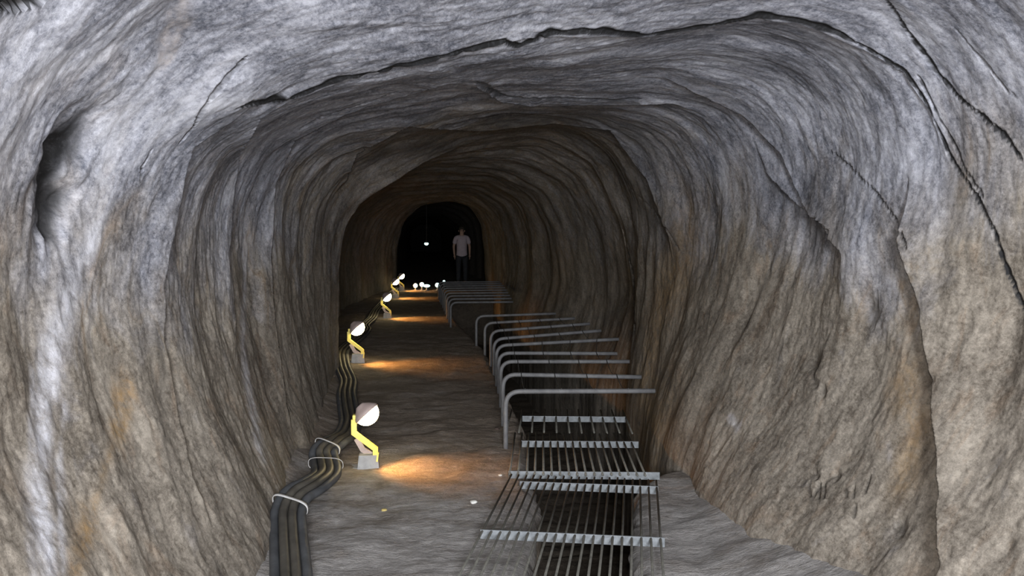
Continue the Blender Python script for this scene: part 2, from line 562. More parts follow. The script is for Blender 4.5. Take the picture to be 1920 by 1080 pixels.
# mineral runs and rust in the rock's own colour, plus one painted lamp glow
wob = 0.05 * fbm(DD * 3.2, SS * 1.1, 12.0, 4) + 0.02 * fbm(DD * 14, SS * 6, 13.0, 3)
for pts, wd, k in [
    ([(185, 420), (150, 500), (120, 590), (98, 680), (82, 780), (75, 880), (78, 980), (95, 1085)], 0.05, 1.0),
    ([(60, 700), (55, 850), (62, 1085)], 0.02, 0.5),
    ([(120, 760), (108, 900), (118, 1085)], 0.02, 0.7),
    ([(310, 110), (262, 210), (225, 320), (205, 380)], 0.03, 0.75),
    ([(455, 400), (458, 520), (455, 640), (468, 740), (490, 850)], 0.06, 0.6),
    ([(600, 10), (420, 120), (320, 210)], 0.03, 0.45),
    ([(1580, 80), (1600, 180), (1650, 260), (1720, 340)], 0.14, 0.40),
    ([(1690, 20), (1800, 90), (1915, 140)], 0.12, 0.45),
    ([(20, 40), (30, 180), (15, 260)], 0.12, 0.5),
    ([(1620, 560), (1632, 600)], 0.03, 0.4),
    ([(1368, 780), (1380, 800)], 0.02, 0.6),
    ([(1665, 830), (1668, 865)], 0.025, 0.6),
    ([(345, -5), (322, 60), (308, 125)], 0.012, 0.6),
]:
    dist, pos = line_dist(surf_line(pts), 0.45)
    white = np.maximum(white, k * np.exp(-(np.abs(dist + wob) / wd) ** 2))
for pts, wd, k in [
    ([(240, 720), (215, 820), (185, 920), (155, 1020), (140, 1085)], 0.035, 0.8),
    ([(345, -5), (322, 60), (308, 125)], 0.02, 0.35),
    ([(1700, 720), (1720, 820), (1700, 900)], 0.10, 0.55),
    ([(1655, 820), (1668, 850)], 0.02, 0.6),
    ([(1285, 480), (1230, 600), (1210, 720), (1230, 860)], 0.40, 0.6),
    ([(915, 440), (922, 500), (926, 535)], 0.6, 0.6),  # warm lamp glow on the far arch, painted as ochre
    ([(1060, 480), (1030, 560)], 0.4, 0.35),
]:
    dist, pos = line_dist(surf_line(pts), 1.2)
    ochre = np.maximum(ochre, k * np.exp(-(np.abs(dist + wob) / wd) ** 2))
# scratched, half worn marks on the right wall
for pts in [[(1518, 905), (1517, 930)], [(1517, 930), (1524, 936)], [(1537, 908), (1527, 930)], [(1537, 908), (1536, 934)],
            [(1546, 910), (1545, 934)], [(1585, 915), (1588, 930)], [(1601, 915), (1600, 932)], [(1630, 895), (1622, 925)],
            [(1603, 950), (1601, 970)]]:
    dist, pos = line_dist(surf_line(pts), 0.1)
    g = 1 - sstep(0.4, 1.3, np.abs(dist + jag * 0.4) / 0.010)
    dirt_shade = np.maximum(dirt_shade, 0.5 * g); R += 0.006 * g
for px, py, wd in [(1525, 676, .05), (1522, 712, .03), (1540, 730, .02), (1526, 887, .018), (1566, 888, .015), (1632, 575, .05), (1738, 705, .03), (1685, 985, .03)]:
    dist, pos = line_dist(surf_line([(px, py), (px + 4, py + 8)]), 0.2)
    g = np.exp(-(np.abs(dist + jag) / wd) ** 2)
    dirt_shade = np.maximum(dirt_shade, 0.45 * g); R += 0.02 * g

# soot patches on the roof, and darker bands along the lips and wall edges
for pts, wd, k in [
    ([(1090, 225), (1170, 240), (1215, 290)], 0.25, 0.5),
    ([(760, 218), (800, 222), (830, 216)], 0.16, 0.45),
    ([(930, 230), (1010, 222), (1100, 226)], 0.18, 0.5),
    ([(720, 285), (790, 275), (850, 278)], 0.25, 0.5),
    ([(1440, 345), (1475, 360)], 0.05, 0.5),
    ([(1385, 110), (1420, 130), (1520, 130)], 0.12, 0.25),
    ([(430, 230), (436, 300), (420, 380)], 0.12, 0.35),
    ([(520, 260), (505, 330), (500, 420)], 0.12, 0.3),
    ([(640, 560), (625, 460), (640, 390)], 0.3, 0.3),
    ([(1290, 152), (1400, 205), (1480, 290), (1535, 390), (1560, 450)], 0.10, 0.38),
    ([(1470, 45), (1560, 100), (1640, 150)], 0.06, 0.35),
    ([(1090, 260), (1170, 330), (1230, 400), (1260, 450)], 0.22, 0.45),
    ([(1440, 340), (1500, 400), (1530, 440)], 0.07, 0.45),
    ([(1180, 440), (1190, 520), (1188, 620)], 0.10, 0.5),
    ([(1110, 430), (1150, 520), (1150, 640)], 0.6, 0.35),
    ([(290, 640), (292, 760), (320, 860)], 0.05, 0.35),
    ([(325, 0), (320, 40), (300, 90)], 0.05, 0.35),
    ([(270, 190), (262, 240)], 0.04, 0.3),
    ([(1860, 480), (1840, 420), (1800, 330)], 0.06, 0.2),
    ([(1150, 95), (1250, 80), (1350, 90)], 0.15, 0.22),
    ([(860, 110), (960, 130), (1060, 130)], 0.15, 0.22),
]:
    dist, pos = line_dist(surf_line(pts), 0.7)
    dirt_shade = np.maximum(dirt_shade, k * np.exp(-(np.abs(dist + wob * 1.6) / wd) ** 2))

X = CX + R * np.cos(TH)[None, :]
Z = CZ + R * np.sin(TH)[None, :]
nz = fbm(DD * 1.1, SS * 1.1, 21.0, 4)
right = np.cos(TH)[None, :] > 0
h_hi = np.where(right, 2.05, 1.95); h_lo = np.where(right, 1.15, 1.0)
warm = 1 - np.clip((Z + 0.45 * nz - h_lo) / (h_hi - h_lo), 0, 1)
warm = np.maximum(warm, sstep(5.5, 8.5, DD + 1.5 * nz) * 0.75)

VN = ND * NT
P = np.empty((ND, NT, 3), np.float32)
P[..., 0] = X; P[..., 1] = DD; P[..., 2] = Z
# vertex normals of the whole shell, so the pieces meet without a seam
tu = np.gradient(P, axis=1); tv = np.gradient(P, axis=0)
NRM = np.cross(tu, tv)
NRM /= np.maximum(np.linalg.norm(NRM, axis=2, keepdims=True), 1e-9)
inward = np.stack([-(X - CX), np.zeros_like(X), -(Z - CZ)], -1)
if (NRM * inward).sum() < 0: NRM = -NRM


def grid_mesh(name, P, mat, NRM=None, uv=None, stain_shade=None, flip=False):
    nr, nc = P.shape[:2]
    me = bpy.data.meshes.new(name)
    me.vertices.add(nr * nc)
    me.vertices.foreach_set('co', np.ascontiguousarray(P, np.float32).ravel())
    idx = np.arange(nr * nc).reshape(nr, nc)
    q = np.stack([idx[:-1, :-1], idx[:-1, 1:], idx[1:, 1:], idx[1:, :-1]], -1).reshape(-1, 4)
    if flip: q = q[:, ::-1]
    nf = len(q)
    me.loops.add(nf * 4); me.polygons.add(nf)
    me.loops.foreach_set('vertex_index', np.ascontiguousarray(q, np.int32).ravel())
    me.polygons.foreach_set('loop_start', np.arange(0, nf * 4, 4, dtype=np.int32))
    me.polygons.foreach_set('use_smooth', np.ones(nf, bool))
    me.update(calc_edges=True)
    if uv is not None:
        l = me.uv_layers.new(name='surface')
        l.data.foreach_set('uv', np.ascontiguousarray(uv.reshape(-1, 2)[q.ravel()], np.float32).ravel())
    if stain_shade is not None:
        a = me.attributes.new('stain_shade', 'FLOAT_COLOR', 'POINT')
        a.data.foreach_set('color', np.ascontiguousarray(stain_shade, np.float32).ravel())
    if NRM is not None:
        me.normals_split_custom_set_from_vertices(np.ascontiguousarray(NRM, np.float32).reshape(-1, 3))
    me.materials.append(mat)
    return link(bpy.data.objects.new(name, me))


UV = np.stack([SS, DD], -1)
STAIN_SHADE = np.stack([warm, white, dirt_shade, ochre], -1)
a1 = int(np.searchsorted(TH, math.radians(48))); a2 = int(np.searchsorted(TH, math.radians(134)))
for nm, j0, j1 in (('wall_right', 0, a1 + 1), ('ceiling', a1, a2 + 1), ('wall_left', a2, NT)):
    o = grid_mesh(nm, P[:, j0:j1], M_rock, NRM[:, j0:j1], UV[:, j0:j1], STAIN_SHADE[:, j0:j1], flip=False)
    o['kind'] = 'structure'
# face closing the far end; the dark beyond is put into its colour
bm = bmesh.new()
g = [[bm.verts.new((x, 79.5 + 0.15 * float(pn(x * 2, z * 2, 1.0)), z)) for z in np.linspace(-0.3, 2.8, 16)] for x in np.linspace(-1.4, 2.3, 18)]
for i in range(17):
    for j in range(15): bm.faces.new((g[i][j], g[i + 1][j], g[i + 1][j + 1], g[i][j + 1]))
o = from_bm('wall_back', bm, simple('end_dark', (0.02, 0.02, 0.02), (0.05, 0.05, 0.05), 0.9, 0, 4, 0.4)); o['kind'] = 'structure'

# ------------------------------------------------------------------ floor with the water channel cut in it
trL_k = ([-8, 2.6, 3.2, 4, 4.5, 5, 5.4, 6, 7.2, 8, 12, 15, 20, 36], [.30, .30, .36, .46, .53, .61, .64, .70, .78, .78, .80, .62, .46, .46])
trR_k = ([-8, 2.6, 3.2, 4, 4.5, 5, 5.2, 5.45, 5.7, 6.0, 36], [.72, .72, .84, .99, 1.09, 1.22, 1.28, 1.45, 1.9, 2.5, 2.5])
FD = np.concatenate([np.arange(-8, 2.4, 0.2), np.arange(2.4, 8, 0.02), np.arange(8, 14, 0.04), np.arange(14, 28, 0.1), np.arange(28, 80.01, 0.5)])
nl, nw, nb, nr_ = 150, 14, 10, 60
PF = np.zeros((len(FD), nl + nw + nb + nw + nr_, 3), np.float32)
for i, d in enumerate(FD):
    rag = 0.018 * float(fbm(np.array(d * 5.0), np.array(0.3), 1.0, 3))
    rag2 = 0.018 * float(fbm(np.array(d * 5.0), np.array(7.3), 1.0, 3))
    xl = np.interp(d, *trL_k) + rag; xr = np.interp(d, *trR_k) + rag2
    dep = float(np.interp(d, [2.6, 4.9, 5.7], [0.55, 0.6, 1.25])) * float(sstep(2.45, 2.6, d)) * (1 - float(sstep(22.6, 23.0, d)))
    left = np.linspace(-1.9, xl, nl)
    zl = 0.022 * fbm(left * 2.2, np.full(nl, d * 2.2), 5.0, 5, 0.55)
    zl += 0.16 * sstep(-0.62, -1.05, left) * np.interp(d, [0, 7, 10, 11], [1, 1, .4, .1])
    zl -= 0.02 * sstep(xl - 0.05, xl, left)
    rgt = np.linspace(xr, 2.8, nr_)
    zr = 0.02 * fbm(rgt * 2.2, np.full(nr_, d * 2.2), 5.0, 5, 0.55) + 0.35 * np.clip(rgt - xr - 0.25, 0, 1) ** 1.5
    zr -= 0.02 * (1 - sstep(xr, xr + 0.05, rgt))
    zz = np.linspace(0, 1, nw + 2)[1:-1]
    wl = 0.05 * fbm(zz * 4, np.full(nw, d * 3.0), 9.0, 3) + 0.02
    wr = 0.05 * fbm(zz * 4, np.full(nw, d * 3.0), 15.0, 3) - 0.02
    bx = np.linspace(xl + 0.03, xr - 0.03, nb)
    bz = -dep + 0.05 * fbm(bx * 4, np.full(nb, d * 4.0), 3.0, 3) * (dep > 0.3)
    PF[i, :, 0] = np.concatenate([left, xl + wl * (dep > .3), bx, xr + wr[::-1] * (dep > .3), rgt])
    PF[i, :, 1] = d
    PF[i, :, 2] = np.concatenate([zl, zl[-1] - zz * dep, bz, (zr[0] - zz * dep)[::-1], zr])
flo = grid_mesh('floor', PF, M_floor)
flo['kind'] = 'structure'


def floor_z(x, d):
    i = int(np.clip(np.searchsorted(FD, d), 0, len(FD) - 1))
    return float(np.interp(x, PF[i, :nl, 0], PF[i, :nl, 2]))


# ------------------------------------------------------------------ inverted-L guard hoops of bent pipe
def hoop(x0, d0, x1, d1, ztop, z1, r=0.017, bend=0.11):
    zf = floor_z(x0, d0)
    A = Vector((x0, d0, zf - 0.01)); Bc = Vector((x0, d0, ztop)); E = Vector((x1, d1, z1))
    dirh = (E - Bc).normalized()
    pts = [A, A + Vector((0, 0, 0.05))]
    s = Bc - Vector((0, 0, bend)); e = Bc + dirh * bend
    for k in range(11):
        t = k / 10
        pts.append(s * (1 - t) ** 2 + Bc * 2 * t * (1 - t) + e * t * t)
    for k in range(1, 7): pts.append(e.lerp(E, k / 6))
    bm = bmesh.new()
    O = Vector((x0, d0, zf))
    add_tube(bm, [p - O for p in pts], r, 14)
    o = from_bm('guard_hoop', bm, M_pipe)
    o.location = O
    return o


HOOPS = [  # x bend, y top, px right end, y right end, depth
    (948, 734, 1228, 733, 6.30), (943, 702, 1202, 707, 7.05), (939, 678, 1180, 678, 7.80), (935, 662, 1157, 663, 8.40),
    (931, 648, 1160, 636, 8.95), (926, 636, 1127, 620, 9.60), (920, 621, 1106, 607, 10.4), (909, 606, 1078, 597, 11.3), (893, 593, 1042, 588, 12.2)]
ordn = ['nearest', 'second', 'third', 'fourth', 'fifth', 'sixth', 'seventh', 'eighth', 'farthest']
hoop_tops = []
for k, (xb, yt, xe, ye, d) in enumerate(HOOPS):
    a = at_depth(xb, yt, d); e = at_depth(xe, ye, d)
    o = hoop(a[0], d, e[0], d, a[2], e[2])
    hoop_tops.append((a, e))
    lab = {0: 'grey bent pipe hoop nearest the camera, just behind the floor grates',
           8: 'grey bent pipe hoop at the far end of the near row over the channel'}.get(
        k, 'grey bent pipe hoop, %s from the camera in the near row over the channel' % ordn[k])
    tag(o, lab, 'guard rail', 'bent pipe hoops in the near row')
ord2 = ['first', 'second', 'third', 'fourth', 'fifth', 'sixth', 'seventh', 'eighth', 'ninth']
for k in range(9):
    d = 14.7 + k * 0.78
    a = at_depth(np.interp(d, [14.7, 16.3, 21], [845, 838, 822]), 440 + 1870 / d, d)
    e = at_depth(np.interp(d, [14.7, 21], [962, 938]), 440 + 1870 / d - 1, d)
    o = hoop(a[0], d, e[0], d, a[2], e[2])
    tag(o, 'dim grey pipe hoop, %s from the camera in the distant row beyond the gap' % ord2[k], 'guard rail', 'bent pipe hoops in the distant row')

# thin wires lashed over the near hoops
for k, fr in enumerate((0.13, 0.37, 0.60, 0.82)):
    pts = []
    for q in range(8):
        a, e = hoop_tops[q]
        p = Vector(a).lerp(Vector(e), fr) + Vector((0, 0, 0.019))
        if q:
            pr = pts[-1]
            for t in (0.25, 0.5, 0.75):
                pts.append(pr.lerp(p, t) - Vector((0, 0, 0.05 * 4 * t * (1 - t))))
        pts.append(p)
    bm = bmesh.new()
    O = pts[0].copy()
    add_tube(bm, [p - O for p in pts], 0.0032, 6)
    o = from_bm('lashing_wire', bm, M_wire)
    o.location = O
    tag(o, ['thin dark wire across the pipe hoops closest to their bends', 'thin dark wire across the pipe hoops, second from the bends',
            'thin dark wire across the pipe hoops, second from the right wall', 'thin dark wire across the pipe hoops closest to the right wall'][k],
        'wire', 'wires across the pipe hoops')


# ------------------------------------------------------------------ floor grates
def grate(name, cx, cd, rz, width, length, nbar, crosses, label, z=0.03, bw=0.012, cw=0.05, tilt=0.0):
    root = empty(name, (cx, cd, z), rz)
    root.rotation_euler = (tilt, 0, rz)
    tag(root, label, 'grate', 'floor grates over the channel')
    for k in range(nbar):
        x = -width / 2 + width * k / (nbar - 1)
        bm = bmesh.new()
        add_tube(bm, [(x + random.uniform(-.002, .002), -length / 2 + random.uniform(-.012, .012), 0.012), (x, 0, 0.012 + random.uniform(-.002, .001)),
                      (x + random.uniform(-.002, .002), length / 2 + random.uniform(-.02, .02), 0.012)], bw / 2, 8)
        from_bm('bar', bm, M_bar, root)
    for y, x0, x1 in crosses:
        bm = bmesh.new()
        add_box(bm, ((x0 + x1) / 2, y, -0.004), (x1 - x0, 0.010, 0.046), bevel=0.002)
        from_bm('cross_strap', bm, M_strap, root, smooth=False)
    return root


grate('floor_grate', 0.70, 4.22, -math.radians(13.5), 0.86, 2.16, 20, [(0.92, -0.36, 0.44), (0.03, -0.44, 0.45), (-0.85, -0.44, 0.45)],
      'nearest rusty bar grate, skewed over the channel at the bottom of the photo', z=0.042)
grate('floor_grate', 1.005, 5.90, -math.radians(7.5), 0.82, 1.14, 17, [(-0.52, -0.42, 0.50), (0.30, -0.36, 0.46)],
      'middle close-barred grate lying between the two other grates', z=0.040, bw=0.014)
grate('floor_grate', 1.13, 6.92, -math.radians(8.0), 0.92, 0.86, 11, [(0.14, -0.36, 0.46)],
      'farthest wide-barred grate, in front of the nearest pipe hoop', z=0.040, bw=0.014)


# ------------------------------------------------------------------ floodlights on weighted stands
def make_lamp():
    root = empty('floodlight')
    # ballast block, slightly tapered, with a groove on top
    bm = bmesh.new()
    add_box(bm, (0.005, 0, 0.048), (0.145, 0.12, 0.096), bevel=0.006)
    for v in bm.verts:
        if v.co.z > 0.05: v.co.x *= 0.86; v.co.y *= 0.86
    from_bm('ballast_block', bm, M_conc, root, smooth=False)
    bm = bmesh.new()
    add_box(bm, (-0.115, 0.0, 0.007), (0.13, 0.10, 0.010), bevel=0.003)
    from_bm('foot_plate', bm, M_conc, root, smooth=False)
    # flat bent arm
    def strap(name, pts, w, th, mat, y=0.0):
        bm = bmesh.new()
        P_ = [Vector((p[0], 0, p[1])) for p in pts]
        rows = []
        for i, p in enumerate(P_):
            a = (P_[i] - P_[i - 1]).normalized() if i else (P_[1] - P_[0]).normalized()
            b = (P_[i + 1] - P_[i]).normalized() if i < len(P_) - 1 else a
            t = (a + b).normalized(); n = Vector((-t.z, 0, t.x))
            k = w / 2 / max(0.5, n.dot(Vector((-a.z, 0, a.x))))
            rows.append([bm.verts.new(p + n * k + Vector((0, y + s * th / 2, 0))) for s in (-1, 1)] +
                        [bm.verts.new(p - n * k + Vector((0, y + s * th / 2, 0))) for s in (1, -1)])
        for r0, r1 in zip(rows, rows[1:]):
            for k in range(4): bm.faces.new((r0[k], r0[(k + 1) % 4], r1[(k + 1) % 4], r1[k]))
        bm.faces.new(rows[0][::-1]); bm.faces.new(rows[-1])
        return from_bm(name, bm, mat, root, smooth=False)
    strap('arm', [(0.052, 0.085), (0.052, 0.135), (-0.088, 0.245), (-0.088, 0.335)], 0.034, 0.03, M_arm, y=-0.03)
    strap('brace', [(0.02, 0.085), (-0.035, 0.12), (-0.075, 0.195)], 0.035, 0.02, M_house, y=0.02)
    strap('pin', [(0.062, 0.055), (0.070, 0.115)], 0.012, 0.012, M_arm, y=-0.056)
    # head: axis points right and down, a little towards the viewer
    ax = Vector((0.66, -0.16, -0.72)).normalized()
    rot = ax.to_track_quat('Z', 'Y').to_matrix().to_4x4()
    Mh = Matrix.Translation((-0.008, -0.03, 0.378)) @ rot @ Matrix.Scale(1.12, 4)
    bm = bmesh.new()
    add_lathe(bm, [(0, -0.058), (0.028, -0.058), (0.034, -0.05), (0.052, -0.036), (0.074, -0.012), (0.082, 0.0), (0.082, 0.012), (0.077, 0.012), (0.076, 0.0), (0, -0.03)], Mh)
    house = from_bm('lamp_housing', bm, M_house, root)
    bm = bmesh.new()
    prof = [(0.075, 0.002)] + [(0.075 * math.cos(a), 0.004 + 0.072 * math.sin(a)) for a in np.linspace(0.05, PI / 2 - 0.05, 9)] + [(0, 0.076)]
    add_lathe(bm, prof, Mh)
    from_bm('bulb', bm, M_lens, house)
    bm = bmesh.new()
    add_box(bm, (-0.075, -0.03, 0.352), (0.04, 0.05, 0.03), bevel=0.004)
    from_bm('bracket', bm, M_arm, root, smooth=False)
    return root, Mh, ax


lamp, Mh, ax = make_lamp()
LAMPS = [(690, 874, .97, 'floodlight with a yellow-lit arm, nearest the camera, beside the cable bundle', 0, 1.0),
         (671, 681, 1.10, 'floodlight with a yellow-lit arm, second from the camera, by the dark edge of the left wall', 0, 1.0),
         (726, 597, 1.05, 'glowing floodlight third from the camera along the left wall', 0, 1.0),
         (742, 559, 1.08, 'small glowing floodlight fourth from the camera, second from the far end', 0, 1.0),
         (753, 545, 1.05, 'small glowing floodlight farthest from the camera by the left wall', 0, 1.0)]
for k, (px, py, sc, lab, rz, pw) in enumerate(LAMPS):
    o = lamp if k == 0 else copy_tree(lamp)
    p = on_floor(px, py)
    o.location = (p[0], p[1], floor_z(p[0], p[1]) - 0.004)
    o.scale = (sc, sc, sc)
    o.rotation_euler = (0, 0, rz)
    tag(o, lab, 'lamp', 'floodlights along the left wall')
    ld = bpy.data.lights.new('lamp_light', 'SPOT')
    ld.energy = (30, 18, 16, 16, 14)[k]
    ld.color = (1.0, 0.42, 0.09)
    ld.spot_size = math.radians(104); ld.spot_blend = 0.75
    ld.shadow_soft_size = 0.05
    lo = bpy.data.objects.new('lamp_light', ld); link(lo, o)
    lo.location = Mh @ Vector((0, 0, 0.085))
    lo.rotation_euler = Vector((0.72, -0.20, -0.68)).normalized().to_track_quat('-Z', 'Y').to_euler()

# ------------------------------------------------------------------ cable bundle snaking along the foot of the left wall
way = [(548, 1180, .05), (546, 1085, .05), (541, 1000, .07), (541, 958, .10), (556, 928, .13), (588, 908, .13), (611, 888, .11), (609, 864, .10),
       (607, 846, .13), (626, 829, .14), (648, 815, .09), (657, 792, .06), (654, 770, .06), (650, 740, .08), (653, 715, .06), (643, 690, .08), (640, 664, .10), (650, 650, .06)]
W = [Vector(on_floor(x, y, z)) for x, y, z in way]
W += [Vector((-.90, 12.8, .05)), Vector((-.84, 13.6, .08)), Vector((-.92, 14.6, .05)), Vector((-.86, 15.8, .06)), Vector((-.88, 17.4, .05)),
      Vector((-.84, 19.0, .05)), Vector((-.80, 21.0, .05)), Vector((-.72, 23.5, .05)), Vector((-.70, 25, .05))]
C = catmull(W, 9)
# smooth the direction used for the side-by-side offsets
tang = [(C[min(i + 3, len(C) - 1)] - C[max(i - 3, 0)]).normalized() for i in range(len(C))]
side = []
for t in tang:
    s = Vector((t.y, -t.x, 0)).normalized()
    s = (s * 0.80 + Vector((1, -0.1, 0)) * 0.36).normalized()
    s = Vector((s.x, s.y, s.y * 0.75)).normalized()
    side.append(s)
root = empty('cable_bundle', C[0])
tag(root, 'bundle of dark conduits tied together, snaking along the foot of the left wall', 'cable')
O = C[0].copy()
nC = 4
for k in range(nC):
    off = (k - (nC - 1) / 2) * 0.045
    bm = bmesh.new()
    pts, rs = [], []
    for i in range(len(C)):
        lift = side[i].cross(tang[i]).normalized() * (0.0, 0.012, 0.008, 0.0)[k]
        pts.append(C[i] + side[i] * off + lift - O)
    # ribbed conduit: fine alternation of radius
    fine_p = catmull(pts[:170], 4) + pts[171:]
    rs = [0.0225 + (0.0012 if i % 2 else -0.0006) for i in range(len(fine_p))]
    add_tube(bm, fine_p, rs, 10)
    from_bm('conduit', bm, (M_cable, M_cable2, M_cable2, M_cable)[k], root)


def tie(i, tilt, w=0.014, span=0.100):
    p = C[i]; s = side[i]; t = tang[i]
    bm = bmesh.new()
    n = 26
    rr = []
    up = s.cross(t).normalized()
    for k in range(n + 1):
        a = 2 * PI * k / n
        c_, s_ = math.cos(a), math.sin(a)
        # rounded band that hugs the flat bundle
        sx = math.copysign(abs(c_) ** 0.55, c_) * span
        sz = math.copysign(abs(s_) ** 0.7, s_) * 0.038 + 0.005
        q = p + s * sx + up * sz + t * (tilt * sx) - O
        rr.append((q - t * w / 2, q + t * w / 2))
    vs = [(bm.verts.new(a), bm.verts.new(b)) for a, b in rr[:-1]]
    for k in range(n):
        a, b = vs[k], vs[(k + 1) % n]
        bm.faces.new((a[0], b[0], b[1], a[1]))
    ob = from_bm('cable_tie', bm, M_tie, root)
    md = ob.modifiers.new('thickness', 'SOLIDIFY'); md.thickness = 0.003
    return ob


def nearest_i(px, py, z):
    q = Vector(on_floor(px, py, z))
    return min(range(len(C)), key=lambda i: (C[i] - q).length)


tie(nearest_i(548, 950, .10), -0.55, 0.026)
tie(nearest_i(610, 872, .10), -0.6, 0.010)
tie(nearest_i(612, 840, .13), -0.5, 0.018)
# loose pale tail of a tie on the floor beside the bundle
bm = bmesh.new()
pl = [Vector(on_floor(x, y, z)) - O for x, y, z in [(567, 1030, .07), (571, 1042, .04), (574, 1060, .03), (577, 1095, .02)]]
add_tube(bm, catmull(pl, 5), 0.006, 6)
from_bm('tie_tail', bm, M_tie, root)

# ------------------------------------------------------------------ small chips on the floor
def chip(px, py, s, mat, label):
    p = on_floor(px, py)
    bm = bmesh.new()
    bmesh.ops.create_icosphere(bm, subdivisions=2, radius=s)
    for v in bm.verts:
        k = 1 + 0.35 * float(pn(v.co.x / s * 1.3 + px, v.co.y / s * 1.3, v.co.z / s * 1.3))
        v.co *= k; v.co.z *= 0.5
    o = from_bm('stone', bm, mat, smooth=False)
    o.location = (p[0], p[1], floor_z(p[0], p[1]) + s * 0.3)
    tag(o, label, 'stone')


chip(720, 953, 0.016, M_stoneY, 'small yellow chip of stone alone on the floor')
chip(938, 891, 0.014, M_stoneW, 'small white chip of stone left of the middle grate')
chip(888, 948, 0.02, M_stoneW, 'pale flat stone on the floor left of the nearest grate')
chip(932, 805, 0.02, simple('dark_stone', (.05, .035, .03), (.1, .07, .06), .9, 0, 20, .2), 'dark reddish stone at the foot of the nearest pipe hoop')

# ------------------------------------------------------------------ cold white lights far down the tunnel
def cold_light(px, py, d, r, label, longer=False):
    p = at_depth(px, py, d)
    x, y = p[0], d
    zf = floor_z(x, y)
    root = empty('floor_light', (x, y, zf))
    tag(root, label, 'lamp', 'cold white lights at the far end')
    zc = p[2] - zf
    bm = bmesh.new()
    add_lathe(bm, [(0, 0), (0.07, 0), (0.07, 0.012), (0.02, 0.02), (0.02, max(zc - r * 0.6, 0.022)), (0, max(zc - r * 0.6, 0.022))], n=16)
    from_bm('stand', bm, M_conc, root)
    bm = bmesh.new()
    Mx = Matrix.Translation((0, 0, zc)) @ Matrix.Rotation(PI / 2, 4, 'X')
    add_lathe(bm, [(0, -r * 0.9), (r * .6, -r * 0.8), (r * 1.15, 0), (r * 1.15, r * 0.15), (r, r * 0.15), (0, r * .1)], Mx, 16)
    from_bm('lamp_housing', bm, M_conc, root)
    bm = bmesh.new()
    sx = 2.3 if longer else 1.0
    add_lathe(bm, [(r * .95, r * 0.15), (r * .8, r * .55), (r * .45, r * .8), (0, r * .9)], Mx, 16)
    if longer:
        for v in bm.verts: v.co.x *= sx
    from_bm('bulb', bm, M_white, root)


cold_light(779, 535.5, 24.6, 0.060, 'cold white light low on the floor, leftmost at the far end')
cold_light(791, 533.5, 24.6, 0.062, 'cold white light at the far end, touching the elongated one')
cold_light(800, 536.0, 24.3, 0.042, 'elongated cold white light at the far end', True)
cold_light(820, 534.5, 24.6, 0.062, 'cold white light at the far end, left of the distant pipe hoops')
cold_light(832.5, 527.5, 25.4, 0.036, 'smallest and rightmost cold white light above the distant pipe hoops')

# hanging light
hp = at_depth(799.5, 457, 25.2)
root = empty('hanging_light', (hp[0], 25.2, hp[2]))
tag(root, 'single cold white light hanging high in the dark at the far end', 'lamp')
bm = bmesh.new(); bmesh.ops.create_uvsphere(bm, u_segments=14, v_segments=10, radius=0.052)
for v in bm.verts: v.co.x *= 1.15; v.co.z *= 0.85
from_bm('bulb', bm, M_white, root)
bm = bmesh.new(); add_lathe(bm, [(0, .10), (.02, .10), (.024, .05), (.05, .035), (.05, .028), (0, .028)], n=14)
from_bm('socket', bm, M_wire, root)
bm = bmesh.new(); add_tube(bm, [(0, 0, .09), (0.01, 0, .6), (0, 0, 1.45)], 0.005, 6)
from_bm('cord', bm, M_wire, root)


# ------------------------------------------------------------------ person standing far down the tunnel
def skin_mesh(name, joints, edges, mat, parent, sub=2, root=0):
    me = bpy.data.meshes.new(name)
    me.from_pydata([j[0] for j in joints], edges, [])
    o = bpy.data.objects.new(name, me)
    link(o)
    sm = o.modifiers.new('skin', 'SKIN')
    sm.use_smooth_shade = True
    for i, j in enumerate(joints):
        r = j[1]
        me.skin_vertices[0].data[i].radius = r if isinstance(r, tuple) else (r, r)
        me.skin_vertices[0].data[i].use_root = (i == root)
    ss = o.modifiers.new('sub', 'SUBSURF'); ss.levels = sub; ss.render_levels = sub
    dg = bpy.context.evaluated_depsgraph_get()
    ev = o.evaluated_get(dg)
    m2 = bpy.data.meshes.new_from_object(ev)
    bpy.data.objects.remove(o)
    m2.name = name
    m2.materials.clear(); m2.materials.append(mat)
    for p in m2.polygons: p.use_smooth = True
    return link(bpy.data.objects.new(name, m2), parent)


